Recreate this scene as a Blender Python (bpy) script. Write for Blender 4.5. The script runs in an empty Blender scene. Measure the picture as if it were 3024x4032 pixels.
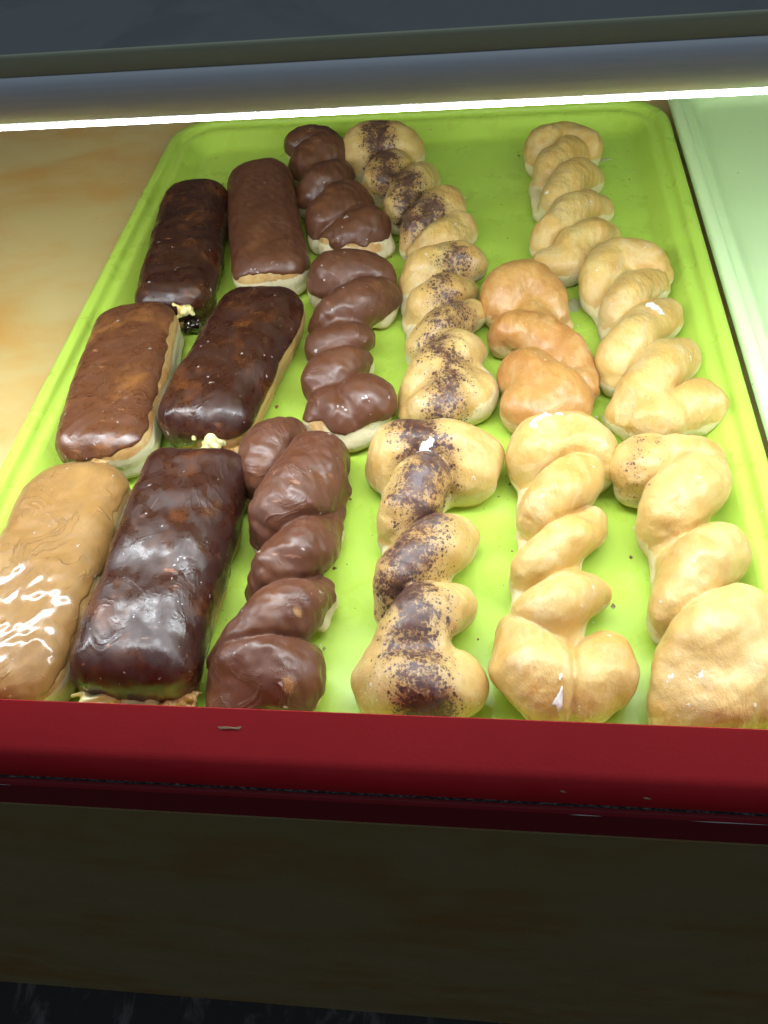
import bpy, math, random
import numpy as np
from mathutils import Vector, Matrix

# ------------------------------------------------------------------ camera, world, light, exposure
scene = bpy.context.scene
COL = scene.collection
cam_data = bpy.data.cameras.new("camera")
cam_data.sensor_fit = 'VERTICAL'; cam_data.sensor_height = 36.0; cam_data.lens = 29.083
cam_data.clip_start = 0.01; cam_data.clip_end = 50
cam = bpy.data.objects.new("camera", cam_data); COL.objects.link(cam)
cam.matrix_world = Matrix(((0.992758, -0.010191, 0.119698, 0.29880),
                           (0.084383, 0.768344, -0.634450, -0.16768),
                           (-0.085504, 0.639956, 0.763640, 0.37745), (0, 0, 0, 1)))
scene.camera = cam
world = bpy.data.worlds.new("World")
scene.world = world
world.use_nodes = True
wn, wl = world.node_tree.nodes, world.node_tree.links
bg = wn["Background"]
tc = wn.new("ShaderNodeTexCoord")
sx = wn.new("ShaderNodeSeparateXYZ")
wl.new(tc.outputs["Generated"], sx.inputs[0])
wr = wn.new("ShaderNodeValToRGB")
wr.color_ramp.elements[0].position = 0.0
wr.color_ramp.elements[0].color = (0.004, 0.004, 0.004, 1)
wr.color_ramp.elements[1].position = 1.0
wr.color_ramp.elements[1].color = (0.64, 0.73, 0.82, 1)
e = wr.color_ramp.elements.new(0.5); e.color = (0.009, 0.010, 0.011, 1)
e = wr.color_ramp.elements.new(0.66); e.color = (0.028, 0.033, 0.039, 1)
e = wr.color_ramp.elements.new(0.80); e.color = (0.13, 0.15, 0.18, 1)
mp = wn.new("ShaderNodeMapRange")
mp.inputs[1].default_value = -1; mp.inputs[2].default_value = 1
wl.new(sx.outputs[2], mp.inputs[0]); wl.new(mp.outputs[0], wr.inputs[0])
wl.new(wr.outputs[0], bg.inputs[0])
bg.inputs[1].default_value = 1.0

vs = scene.view_settings
vs.view_transform = 'Standard'
try: vs.look = 'None'
except Exception: pass
vs.exposure = 0.0; vs.gamma = 1.0; vs.use_curve_mapping = False
scene.render.engine = 'CYCLES'
scene.cycles.max_bounces = 8
scene.cycles.sample_clamp_indirect = 6.0

LED_COLOR = (0.88, 0.95, 1.0)
LED_STRENGTH = 40.0

# ------------------------------------------------------------------ helpers
def link(o): COL.objects.link(o); return o

def tag(o, label=None, cat=None, group=None, kind=None):
    if label: o["label"] = label
    if cat: o["category"] = cat
    if group: o["group"] = group
    if kind: o["kind"] = kind
    return o

def empty(name, loc=(0, 0, 0)):
    o = bpy.data.objects.new(name, None); o.empty_display_size = 0.02
    o.location = loc
    return link(o)

def mesh_obj(name, verts, faces, mat, parent=None, loc=(0, 0, 0), smooth=True):
    me = bpy.data.meshes.new(name)
    if isinstance(verts, np.ndarray):
        nf = len(faces)
        me.vertices.add(len(verts)); me.vertices.foreach_set("co", verts.astype(np.float32).ravel())
        me.loops.add(nf * 4); me.loops.foreach_set("vertex_index", faces.astype(np.int32).ravel())
        me.polygons.add(nf)
        me.polygons.foreach_set("loop_start", np.arange(0, nf * 4, 4, dtype=np.int32))
        me.polygons.foreach_set("loop_total", np.full(nf, 4, dtype=np.int32))
        me.update(calc_edges=True); me.validate()
    else:
        me.from_pydata([tuple(v) for v in verts], [], faces); me.update()
    if smooth:
        me.polygons.foreach_set("use_smooth", np.ones(len(me.polygons), dtype=bool))
    me.materials.append(mat)
    o = bpy.data.objects.new(name, me); o.location = loc
    link(o)
    if parent is not None: o.parent = parent
    return o

def set_attr(o, name, values):
    a = o.data.attributes.new(name, 'FLOAT', 'POINT')
    a.data.foreach_set("value", np.asarray(values, dtype=np.float32))

# ------------------------------------------------------------------ node helpers
class NT:
    def __init__(s, name):
        s.m = bpy.data.materials.new(name); s.m.use_nodes = True
        s.t = s.m.node_tree; s.n = s.t.nodes; s.l = s.t.links
        s.p = s.n["Principled BSDF"]
        s.tc = s.n.new("ShaderNodeTexCoord")
    def put(s, sock, v):
        if hasattr(v, "links"): s.l.new(v, sock)
        else:
            if isinstance(v, tuple) and len(v) == 3 and sock.type == 'RGBA': v = v + (1,)
            sock.default_value = v
    def mapping(s, scale=(1, 1, 1), loc=(0, 0, 0), rot=(0, 0, 0), src=None):
        m = s.n.new("ShaderNodeMapping"); s.l.new(src or s.tc.outputs["Object"], m.inputs[0])
        m.inputs["Scale"].default_value = scale; m.inputs["Location"].default_value = loc; m.inputs["Rotation"].default_value = rot
        return m.outputs[0]
    def noise(s, scale, detail=3, rough=0.55, vec=None, dist=0.0):
        n = s.n.new("ShaderNodeTexNoise"); s.l.new(vec or s.tc.outputs["Object"], n.inputs["Vector"])
        n.inputs["Scale"].default_value = scale; n.inputs["Detail"].default_value = detail
        n.inputs["Roughness"].default_value = rough; n.inputs["Distortion"].default_value = dist
        return n.outputs["Fac"]
    def voro(s, scale, vec=None, out="Distance", rnd=1.0, feature='F1'):
        n = s.n.new("ShaderNodeTexVoronoi"); n.feature = feature
        s.l.new(vec or s.tc.outputs["Object"], n.inputs["Vector"])
        n.inputs["Scale"].default_value = scale; n.inputs["Randomness"].default_value = rnd
        return n.outputs[out]
    def ss(s, v, a, b, lo=0.0, hi=1.0):
        n = s.n.new("ShaderNodeMapRange"); n.interpolation_type = 'SMOOTHSTEP'
        s.put(n.inputs[0], v); n.inputs[1].default_value = a; n.inputs[2].default_value = b
        n.inputs[3].default_value = lo; n.inputs[4].default_value = hi
        return n.outputs[0]
    def math(s, op, a, b=0.0, c=None, clamp=False):
        n = s.n.new("ShaderNodeMath"); n.operation = op; n.use_clamp = clamp
        s.put(n.inputs[0], a); s.put(n.inputs[1], b)
        if c is not None: s.put(n.inputs[2], c)
        return n.outputs[0]
    def mix(s, f, a, b):
        n = s.n.new("ShaderNodeMix"); n.data_type = 'RGBA'
        s.put(n.inputs[0], f); s.put(n.inputs[6], a); s.put(n.inputs[7], b)
        return n.outputs[2]
    def attr(s, name):
        n = s.n.new("ShaderNodeAttribute"); n.attribute_name = name
        return n.outputs["Fac"]
    def bump(s, h, strength, dist, prev=None):
        n = s.n.new("ShaderNodeBump"); s.put(n.inputs["Height"], h)
        n.inputs["Strength"].default_value = strength; n.inputs["Distance"].default_value = dist
        if prev is not None: s.l.new(prev, n.inputs["Normal"])
        return n.outputs[0]
    def set(s, **kw):
        for k, v in kw.items(): s.put(s.p.inputs[k.replace("_", " ")], v)
        return s.m

# ------------------------------------------------------------------ materials
def mat_dough(name, gold, brown, pale, glaze=0.35, spice=False, seed=0.0, coat=0.28):
    """Fried dough under a thin sugar glaze: golden crust, paler band where the sides were never in the oil."""
    t = NT(name)
    v = t.mapping(loc=(seed, seed * 0.7, 0))
    crust = t.ss(t.noise(34, 5, 0.62, v), 0.34, 0.66)
    col = t.mix(crust, gold, brown)
    streak = t.ss(t.noise(110, 4, 0.62, t.mapping((1, 0.45, 1), (seed, 0, 0))), 0.42, 0.72)
    col = t.mix(t.math('MULTIPLY', streak, 0.35), col, pale)
    fleck_ = t.ss(t.noise(360, 3, 0.6, t.mapping((1, 0.7, 1), (seed, 8, 0))), 0.58, 0.70)
    col = t.mix(t.math('MULTIPLY', fleck_, 0.30), col, pale)
    pores = t.ss(t.noise(420, 3, 0.6, v), 0.56, 0.72)
    col = t.mix(t.math('MULTIPLY', pores, 0.22), col, brown)
    band = t.math('ADD', t.attr("pale"), t.math('MULTIPLY', t.math('SUBTRACT', t.noise(75, 3, 0.6, v), 0.5), 0.8))
    white = t.ss(band, 0.36, 0.72)
    col = t.mix(white, col, (min(1, pale[0] * 1.02), pale[1] * 1.08, pale[2] * 1.25))
    # dried sugar glaze: whitish film and flakes
    fn_ = t.noise(52, 5, 0.60, v, 0.5)
    film = t.math('MAXIMUM', t.math('MULTIPLY', t.ss(fn_, 0.56, 0.62), 0.8), t.math('MULTIPLY', t.ss(fn_, 0.44, 0.70), 0.6))
    col = t.mix(t.math('MULTIPLY', film, glaze), col, (0.74, 0.61, 0.38))
    fl = t.math('MULTIPLY', t.ss(t.noise(150, 4, 0.62, v), 0.665, 0.69), t.ss(t.noise(45, 2, 0.5, v), 0.42, 0.56))
    col = t.mix(t.math('MULTIPLY', fl, 0.75 * (glaze > 0.05)), col, (0.86, 0.86, 0.83))
    rough = t.math('ADD', t.ss(film, 0, 1, 0.50, 0.36), t.math('MULTIPLY', white, 0.2))
    if spice:
        sp = t.attr("spice")
        n2 = t.noise(80, 3, 0.6, v)
        wv = t.n.new("ShaderNodeTexNoise"); t.l.new(v, wv.inputs["Vector"]); wv.inputs["Scale"].default_value = 500
        wa = t.n.new("ShaderNodeMixRGB"); wa.blend_type = 'ADD'; wa.inputs[0].default_value = 0.0022
        t.l.new(v, wa.inputs[1]); t.l.new(wv.outputs["Color"], wa.inputs[2])
        dens = t.math("MULTIPLY", sp, t.ss(n2, 0.30, 0.66, 0.52, 1.02))
        def grains(scale, size, off):
            vv = t.n.new("ShaderNodeMapping"); t.l.new(wa.outputs[0], vv.inputs[0]); vv.inputs["Location"].default_value = (off, off * 2, 0)
            d = t.voro(scale, vv.outputs[0]); c = t.voro(scale, vv.outputs[0], "Color")
            sc_ = t.n.new("ShaderNodeSeparateColor"); t.l.new(c, sc_.inputs[0])
            # each grain's size is its own; more and bigger where the dusting is thick
            r = t.math('MULTIPLY', t.math('SUBTRACT', t.math('MULTIPLY', dens, 1.55), t.math('MULTIPLY', sc_.outputs[0], 0.95)), size)
            return t.ss(t.math('SUBTRACT', r, d), -0.14, 0.15)
        g1, g2 = grains(520, 0.95, 0.0), grains(900, 0.85, 0.37)
        f = t.math('MULTIPLY', t.math('MAXIMUM', g1, t.math('MULTIPLY', g2, 0.85)), t.ss(sp, 0.02, 0.08))
        cov = dens
        dk = t.mix(t.ss(t.noise(300, 3, 0.6, v), 0.35, 0.65), (0.125, 0.050, 0.030), (0.058, 0.027, 0.025))
        dk = t.mix(t.math('MULTIPLY', t.ss(t.noise(60, 3, 0.6, v), 0.5, 0.7), t.ss(sp, 0.55, 0.95, 0, 0.42)), dk, (0.19, 0.165, 0.19))  # lilac-grey sheen painted into the colour of the thick dusting
        halo = t.ss(cov, 0.10, 0.80, 0, 0.80)
        col = t.mix(halo, col, (0.24, 0.115, 0.06))
        col = t.mix(f, col, dk)
    b = t.bump(t.noise(150, 5, 0.62, v), 0.12, 0.0014)
    b = t.bump(t.noise(330, 4, 0.65, t.mapping((1, 0.5, 1), (seed, 4, 0))), 0.42, 0.0009, b)
    wrk = t.math('MULTIPLY', t.noise(190, 4, 0.6, t.mapping((1.5, 0.5, 1), (seed, 2, 0), (0, 0, 0.7))), t.ss(t.noise(38, 3, 0.6, v), 0.44, 0.62))
    b = t.bump(wrk, 0.55, 0.0016, b)
    b = t.bump(t.noise(650, 4, 0.65, t.mapping((1, 0.6, 1), (seed, 0, 0))), 0.55, 0.0006, b)
    b = t.bump(fl, 0.5, 0.0006, b)
    b = t.bump(film, 0.22, 0.0004, b)
    t.set(Base_Color=col, Roughness=rough, Normal=b, Coat_Weight=t.math('MULTIPLY', t.math('SUBTRACT', 1.0, white), coat), Coat_Roughness=0.32,
          Subsurface_Weight=0.22, Subsurface_Scale=0.005)
    t.p.inputs["Subsurface Radius"].default_value = (1.0, 0.55, 0.25)
    return t.m

def mat_icing(name, base, thin, patch=0.35, rough=0.30, fold=0.5, fleck=0.6, seed=0.0, coat=0.2, crinkle=0.0, patch_scale=40, fine=0.25, skin=0.35, coat_rough=0.24, spec=0.62):
    t = NT(name)
    v = t.mapping(loc=(seed, seed * 1.3, 0))
    n = t.noise(patch_scale, 5, 0.62, v)
    col = t.mix(t.math('MULTIPLY', t.ss(n, 0.50, 0.74), patch), base, thin)
    mott = t.noise(160, 4, 0.65, v)
    col = t.mix(t.ss(mott, 0.35, 0.7, 0, 0.35), col, tuple(c * 0.45 for c in base))
    st = t.noise(150, 3, 0.55, t.mapping((0.55, 1.4, 1), (seed, 9, 0), (0, 0, 0.15)))
    dots = t.math('MULTIPLY', t.ss(st, 0.66, 0.72), t.ss(t.noise(30, 2, 0.5, v), 0.45, 0.6))
    col = t.mix(t.math('MULTIPLY', dots, fleck), col, tuple(min(1, c * 1.25 + 0.06) for c in thin))
    wh = t.math('MULTIPLY', t.ss(t.noise(230, 2, 0.5, t.mapping(loc=(seed, 5, 3))), 0.725, 0.75), 0.75)
    col = t.mix(wh, col, (0.62, 0.58, 0.58))
    vw = t.mapping((1.0, 1.0, 1.0), (seed, 3, 0))
    b = t.bump(t.noise(55, 4, 0.55, vw, 0.4), fold, 0.0018)
    b = t.bump(t.noise(230, 5, 0.65, v), fine, 0.0010, b)
    # shrinkage cracks where the icing has skinned over
    cr = t.voro(55, t.mapping((1, 0.7, 1), (seed, 0, 0)), "Distance", 1.0, 'DISTANCE_TO_EDGE')
    crn = t.math('MULTIPLY', t.ss(cr, 0.0, 0.05, 1, 0), t.ss(t.noise(34, 3, 0.6, v), 0.52, 0.62))
    b = t.bump(crn, -0.25, 0.0005, b)
    if crinkle:
        w = t.noise(46, 3, 0.5, t.mapping((1, 1, 1), (seed, 7, 2)), 1.2)
        rid = t.math('ABSOLUTE', t.math('SUBTRACT', w, 0.5))
        b = t.bump(t.math('MULTIPLY', t.ss(rid, 0, 0.035, 1, 0), t.ss(t.noise(30, 3, 0.6, v), 0.46, 0.62)), crinkle, 0.0016, b)
    if skin:      # set skin that has wrinkled: sharp small ridges in places
        w1 = t.math('ABSOLUTE', t.math('SUBTRACT', t.noise(48, 4, 0.55, t.mapping((1, 0.8, 1), (seed, 11, 0)), 0.8), 0.5))
        b = t.bump(t.math('MULTIPLY', t.ss(w1, 0, 0.05, 1, 0), t.ss(t.noise(26, 3, 0.6, v), 0.44, 0.60)), skin, 0.0014, b)
    r = t.ss(t.noise(85, 4, 0.6, v), 0.40, 0.62, rough - 0.12, rough + 0.16)
    bare = t.math('ADD', t.attr("bare"), t.math('MULTIPLY', t.math('SUBTRACT', t.noise(230, 4, 0.65, v), 0.5), 0.7))
    col = t.mix(t.ss(bare, 0.35, 0.95, 0, 0.8), col, (0.46, 0.25, 0.10))
    b = t.bump(t.math('MULTIPLY', t.ss(bare, 0.2, 0.6), t.noise(420, 3, 0.6, v)), 0.5, 0.0012, b)
    t.set(Base_Color=col, Roughness=r, Normal=b, Coat_Weight=coat, Coat_Roughness=coat_rough, Specular_IOR_Level=spec)
    return t.m

GOLD, BROWN, PALE = (0.69, 0.485, 0.165), (0.60, 0.350, 0.090), (0.75, 0.61, 0.31)
M = {}
M['glazed'] = mat_dough("glazed_dough", GOLD, BROWN, PALE, 0.42, seed=1.0)
M['glazed_brown'] = mat_dough("brown_glazed_dough", (0.56, 0.290, 0.080), (0.46, 0.195, 0.044), (0.64, 0.41, 0.16), 0.26, seed=4.3, coat=0.6)
M['spiced'] = mat_dough("cinnamon_dough", (0.68, 0.475, 0.165), (0.58, 0.345, 0.095), (0.72, 0.58, 0.29), 0.28, spice=True, seed=2.2)
M['plain'] = mat_dough("plain_dough", (0.56, 0.36, 0.125), (0.45, 0.22, 0.06), (0.74, 0.62, 0.35), 0.0, seed=6.1, coat=0.05)
M['stained'] = mat_dough("chocolate_stained_dough", (0.42, 0.19, 0.05), (0.10, 0.03, 0.012), (0.55, 0.32, 0.10), 0.0, seed=8.4, coat=0.1)
M['milk'] = mat_icing("milk_chocolate_icing", (0.128, 0.044, 0.021), (0.28, 0.11, 0.040), 0.42, 0.48, 0.10, 0.5, 1.1, coat=0.12, fine=0.18, skin=0.30)
M['milk_worn'] = mat_icing("thin_chocolate_icing", (0.135, 0.046, 0.019), (0.38, 0.155, 0.042), 0.85, 0.38, 0.15, 0.5, 3.7, patch_scale=32, fine=0.2)
M['dark'] = mat_icing("dark_chocolate_icing", (0.043, 0.0110, 0.0060), (0.27, 0.085, 0.020), 0.48, 0.38, 0.06, 0.7, 5.9, patch_scale=36, fine=0.16, skin=0.18, coat=0.10)
M['maple'] = mat_icing("maple_icing", (0.36, 0.19, 0.055), (0.50, 0.30, 0.11), 0.6, 0.46, 0.13, 0.2, 7.7, coat=0.85, crinkle=0.55, fine=0.22, skin=0.12, coat_rough=0.13, spec=0.35)
t = NT("cream_custard"); b = t.bump(t.noise(180, 4), 0.4, 0.001)
M['cream'] = t.set(Base_Color=t.mix(t.ss(t.noise(90, 3), 0.35, 0.7), (0.84, 0.78, 0.40), (0.74, 0.60, 0.20)), Roughness=0.3, Normal=b, Subsurface_Weight=0.2, Subsurface_Scale=0.003)
t = NT("chocolate_syrup"); M['syrup'] = t.set(Base_Color=(0.010, 0.004, 0.003), Roughness=0.06, Coat_Weight=1.0)
t = NT("dried_glaze"); b = t.bump(t.noise(400, 3), 0.4, 0.0008)
M['sugar'] = t.set(Base_Color=(0.84, 0.85, 0.86), Roughness=0.42, Normal=b, Subsurface_Weight=0.3, Subsurface_Scale=0.002)
t = NT("crumb"); M['crumb'] = t.set(Base_Color=t.mix(t.ss(t.noise(60, 1), 0.40, 0.52), (0.78, 0.80, 0.70), (0.16, 0.06, 0.02)), Roughness=0.6)

def mat_tray(name, a, b_, stain, spec=0.45, seed=0.0, r0=0.24):
    t = NT(name)
    v = t.mapping(loc=(seed, seed, 0))
    col = t.mix(t.ss(t.noise(9, 4, 0.6, v), 0.3, 0.7), a, b_)
    st = t.math('MULTIPLY', t.ss(t.noise(38, 5, 0.65, v), 0.58, 0.76), 0.42)
    col = t.mix(st, col, stain)
    sc = t.ss(t.noise(60, 4, 0.7, t.mapping((0.12, 6.0, 1), (seed, 0, 0), (0, 0, 0.5))), 0.69, 0.74)
    sc2 = t.ss(t.noise(55, 4, 0.7, t.mapping((6.0, 0.12, 1), (seed, 2, 0), (0, 0, 0.2))), 0.70, 0.75)
    scr = t.math('MAXIMUM', sc, sc2)
    col = t.mix(t.math('MULTIPLY', scr, 0.26), col, (0.85, 0.9, 0.6))
    sp = t.voro(130, v); rnd = t.voro(130, v, "Color")
    s3 = t.n.new("ShaderNodeSeparateColor"); t.l.new(rnd, s3.inputs[0])
    dots = t.math('MULTIPLY', t.ss(sp, 0.06, 0.13, 1, 0), t.math('GREATER_THAN', s3.outputs[0], 0.965))
    col = t.mix(t.math('MULTIPLY', dots, 0.6), col, (0.16, 0.10, 0.03))
    dots2 = t.math('MULTIPLY', t.ss(sp, 0.06, 0.12, 1, 0), t.math('LESS_THAN', s3.outputs[1], 0.03))
    col = t.mix(t.math('MULTIPLY', dots2, 0.7), col, (0.85, 0.9, 0.75))
    bm = t.bump(t.noise(1100, 2, 0.6), 0.10, 0.0004)
    bm = t.bump(t.noise(26, 3, 0.5, v), 0.08, 0.002, bm)
    r = t.ss(t.noise(45, 4, 0.6, v), 0.3, 0.75, r0, r0 + 0.26)
    return t.set(Base_Color=col, Roughness=r, Normal=bm, Specular_IOR_Level=spec)
M['lime'] = mat_tray("lime_tray_plastic", (0.50, 0.73, 0.100), (0.47, 0.69, 0.092), (0.56, 0.70, 0.20))
M['mint'] = mat_tray("mint_tray_plastic", (0.75, 0.97, 0.55), (0.73, 0.95, 0.53), (0.72, 0.88, 0.58), seed=3.0, r0=0.42, spec=0.3)

def mat_laminate(name, k=1.0, seed=0.0):
    t = NT(name)
    v = t.mapping((1.0, 1.5, 1.5), (seed, seed, 0), (0, 0, 0.25))
    n = t.noise(8, 4, 0.55, v, 0.3)
    n2 = t.noise(22, 5, 0.6, v, 0.3)
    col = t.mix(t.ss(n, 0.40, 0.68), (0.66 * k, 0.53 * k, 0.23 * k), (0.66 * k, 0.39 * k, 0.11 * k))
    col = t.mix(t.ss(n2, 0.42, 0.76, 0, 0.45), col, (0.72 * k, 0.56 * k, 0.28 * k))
    sp = t.voro(70, v); rnd = t.voro(70, v, "Color")
    s3 = t.n.new("ShaderNodeSeparateColor"); t.l.new(rnd, s3.inputs[0])
    d = t.math('MULTIPLY', t.ss(sp, 0.03, 0.07, 1, 0), t.math('GREATER_THAN', s3.outputs[0], 0.93))
    col = t.mix(t.math('MULTIPLY', d, 0.7), col, (0.12, 0.07, 0.03))
    return t.set(Base_Color=col, Roughness=t.ss(n2, 0.3, 0.7, 0.42, 0.58), Normal=t.bump(t.noise(500, 3), 0.06, 0.0004))
M['laminate'] = mat_laminate("cloudy_yellow_laminate")
M['panel'] = mat_laminate("shaded_panel_laminate", 0.42, 5.0)  # shelf laminate darkened: the panel's shade is put into its colour

t = NT("red_laminate")
n = t.noise(14, 4, 0.6)
M['red'] = t.set(Base_Color=t.mix(t.ss(n, 0.3, 0.7), (0.32, 0.0085, 0.013), (0.28, 0.0070, 0.011)), Roughness=t.ss(t.noise(60, 4), 0.3, 0.7, 0.40, 0.62), Specular_IOR_Level=0.24, Normal=t.bump(t.noise(700, 3), 0.10, 0.0004))
t = NT("dark_red_laminate")
M['red_strip'] = t.set(Base_Color=(0.20, 0.010, 0.016), Roughness=0.45, Normal=t.bump(t.noise(300, 3), 0.15, 0.0004))
t = NT("dusty_black_gasket")
dn = t.noise(900, 4, 0.7, t.mapping((0.5, 1, 1)))
M['gasket'] = t.set(Base_Color=t.mix(t.ss(dn, 0.45, 0.68), (0.018, 0.017, 0.018), (0.30, 0.29, 0.31)), Roughness=0.9, Normal=t.bump(dn, 0.8, 0.001))
t = NT("chipped_edge"); M['chip'] = t.set(Base_Color=t.mix(t.ss(t.noise(300, 3), 0.4, 0.6), (0.34, 0.24, 0.14), (0.20, 0.13, 0.07)), Roughness=0.8)
t = NT("worn_white_edge"); M['worn'] = t.set(Base_Color=(0.85, 0.82, 0.86), Roughness=0.6)
t = NT("black_seam"); M['black'] = t.set(Base_Color=(0.012, 0.011, 0.011), Roughness=0.8)
t = NT("brushed_aluminium")
br = t.noise(40, 4, 0.7, t.mapping((0.03, 12, 12)))
M['alu'] = t.set(Base_Color=t.mix(t.ss(br, 0.3, 0.7), (0.58, 0.66, 0.72), (0.66, 0.73, 0.78)), Roughness=t.ss(br, 0.3, 0.7, 0.36, 0.46), Metallic=0.15, Normal=t.bump(br, 0.06, 0.0004))
t = NT("olive_glass_edge"); M['edge'] = t.set(Base_Color=(0.34, 0.38, 0.26), Roughness=0.25)
t = NT("dark_glass_top")
sm = t.noise(16, 4, 0.6, None, 0.8)
M['top'] = t.set(Base_Color=(0.125, 0.142, 0.145), Roughness=t.ss(sm, 0.40, 0.60, 0.20, 0.42))
t = NT("bounce_white"); M['under'] = t.set(Base_Color=(0.82, 0.84, 0.84), Roughness=0.5)
t = NT("dark_vinyl_floor")
fn = t.noise(26, 5, 0.65, t.mapping((1.4, 0.6, 1), (0, 0, 0), (0, 0, 0.6)), 0.6)
M['floor'] = t.set(Base_Color=t.mix(t.ss(fn, 0.52, 0.70), (0.022, 0.022, 0.023), (0.075, 0.075, 0.076)), Roughness=0.85, Specular_IOR_Level=0.2)
t = NT("led_diffuser"); t.set(Base_Color=(0.9, 0.9, 0.9)); t.p.inputs["Emission Color"].default_value = LED_COLOR + (1,)
t.p.inputs["Emission Strength"].default_value = LED_STRENGTH
M['led'] = t.m

# ------------------------------------------------------------------ the setting: floor and display case
def prism(name, prof, x0, x1, mat, parent=None, smooth=False, closed=True):
    """Extrude a (y, z) outline along x from x0 to x1, with end caps."""
    n = len(prof)
    v = [(x0, p[0], p[1]) for p in prof] + [(x1, p[0], p[1]) for p in prof]
    f = [(i, (i + 1) % n, n + (i + 1) % n, n + i) for i in range(n)]
    f += [tuple(range(n))[::-1], tuple(range(n, 2 * n))]
    o = mesh_obj(name, v, f, mat, parent, smooth=smooth)
    import bmesh
    bm = bmesh.new(); bm.from_mesh(o.data); bmesh.ops.recalc_face_normals(bm, faces=bm.faces)
    bm.to_mesh(o.data); bm.free()
    if smooth:
        o.data.set_sharp_from_angle(angle=math.radians(38))
    return o

CX0, CX1 = -0.45, 0.95            # the case runs on past both sides of the frame
FLOOR_Z = -0.412
floor = mesh_obj("floor", [(-3, -3, FLOOR_Z), (4, -3, FLOOR_Z), (4, 3, FLOOR_Z), (-3, 3, FLOOR_Z)], [(0, 1, 2, 3)], M['floor'], smooth=False)
tag(floor, kind="structure")

case = empty("display_case", (0.25, 0.28, FLOOR_Z))
tag(case, "bakery display case with red front rail over a cloudy yellow laminate panel", "display case")
def on_case(o):
    o.parent = case; o.matrix_parent_inverse = Matrix.Translation(-case.location); return o

def arc(cy, cz, r, a0, a1, n):
    return [(cy + r * math.cos(math.radians(a0 + (a1 - a0) * i / n)), cz + r * math.sin(math.radians(a0 + (a1 - a0) * i / n))) for i in range(n + 1)]
rail_prof = [(-0.0296, 0.020), (-0.0296, 0.0930), (-0.0300, 0.0932)]
# gently sloping upper face, rolling over into an upright lower face
p0, pm = np.array((-0.0300, 0.0932)), np.array((-0.0445, 0.0852))
p1, p2 = np.array((-0.0512, 0.0815)), np.array((-0.0525, 0.0738))
for i in range(0, 13):
    u = i / 12
    rail_prof.append(tuple((1 - u) ** 2 * pm + 2 * u * (1 - u) * p1 + u * u * p2))
rail_prof += [(-0.0500, 0.0728), (-0.0440, 0.0728), (-0.0440, 0.020)]
on_case(prism("front_rail", rail_prof, CX0, CX1, M['red'], smooth=True))
on_case(prism("gasket", [(-0.0442, 0.0668), (-0.0508, 0.0668), (-0.0516, 0.0692), (-0.0506, 0.0722), (-0.0442, 0.0726)], CX0, CX1, M['gasket'], smooth=True))
on_case(prism("trim_strip", [(-0.0442, 0.0425), (-0.0520, 0.0425), (-0.0530, 0.0440), (-0.0530, 0.0648), (-0.0522, 0.0662), (-0.0442, 0.0666)], CX0, CX1, M['red_strip']))
on_case(prism("seam", [(-0.0442, 0.0393), (-0.0508, 0.0393), (-0.0508, 0.0422), (-0.0442, 0.0422)], CX0, CX1, M['black']))
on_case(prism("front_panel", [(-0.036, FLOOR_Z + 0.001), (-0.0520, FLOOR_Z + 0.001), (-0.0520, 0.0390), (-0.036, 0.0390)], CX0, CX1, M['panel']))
on_case(prism("shelf_board", [(-0.0240, -0.018), (0.85, -0.018), (0.85, 0.0), (-0.0240, 0.0)], CX0, CX1, M['laminate']))

# wear: gouges and chips in the rail, white scuffs on the strip
rng = random.Random(5)

def blob_patch(name, pts, mat, thick):
    """A low irregular chip: an outline on the surface, raised to a ridge in its middle."""
    c = sum((Vector(p) for p in pts), Vector()) / len(pts)
    nrm = (Vector(pts[1]) - Vector(pts[0])).cross(Vector(pts[2]) - Vector(pts[1])).normalized()
    if nrm.y > 0: nrm = -nrm
    v = [Vector(p) + nrm * 0.00005 for p in pts] + [Vector(p).lerp(c, 0.4) + nrm * thick for p in pts]
    n = len(pts)
    f = [(i, (i + 1) % n, n + (i + 1) % n, n + i) for i in range(n)] + [tuple(range(n, 2 * n))]
    return mesh_obj(name, v, f, mat, smooth=False)
def rail_pt(x, u, out=0.0):
    if u < 0.5: q = p0 + (pm - p0) * u * 2; tg = pm - p0
    else:
        w = u * 2 - 1
        q = (1 - w) ** 2 * pm + 2 * w * (1 - w) * p1 + w * w * p2; tg = 2 * (1 - w) * (p1 - pm) + 2 * w * (p2 - p1)
    tg = tg / np.linalg.norm(tg)
    nn = np.array((tg[1], -tg[0]))
    if nn[0] > 0: nn = -nn
    q = q + nn * out
    return (x, float(q[0]), float(q[1]))
gx = 0.199
on_case(blob_patch("gouge", [rail_pt(gx - 0.0001, 0.205, 0.0001), rail_pt(gx + 0.0012, 0.232, 0.0001), rail_pt(gx + 0.0045, 0.222, 0.0001), rail_pt(gx + 0.0085, 0.225, 0.0001), rail_pt(gx + 0.0098, 0.185, 0.0001), rail_pt(gx + 0.0082, 0.205, 0.0001), rail_pt(gx + 0.004, 0.200, 0.0001)][::-1], M['chip'], 0.00015))
for cx_, u_, L_ in ((0.327, 0.78, 0.0026), (0.356, 0.82, 0.0034)):
    on_case(blob_patch("gouge", [rail_pt(cx_, u_, 0.0001), rail_pt(cx_ + L_ * 0.5, u_ - 0.012, 0.0001), rail_pt(cx_ + L_, u_ + 0.02, 0.0001), rail_pt(cx_ + L_ * 0.4, u_ + 0.02, 0.0001)], M['chip'], 0.0001))


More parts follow.
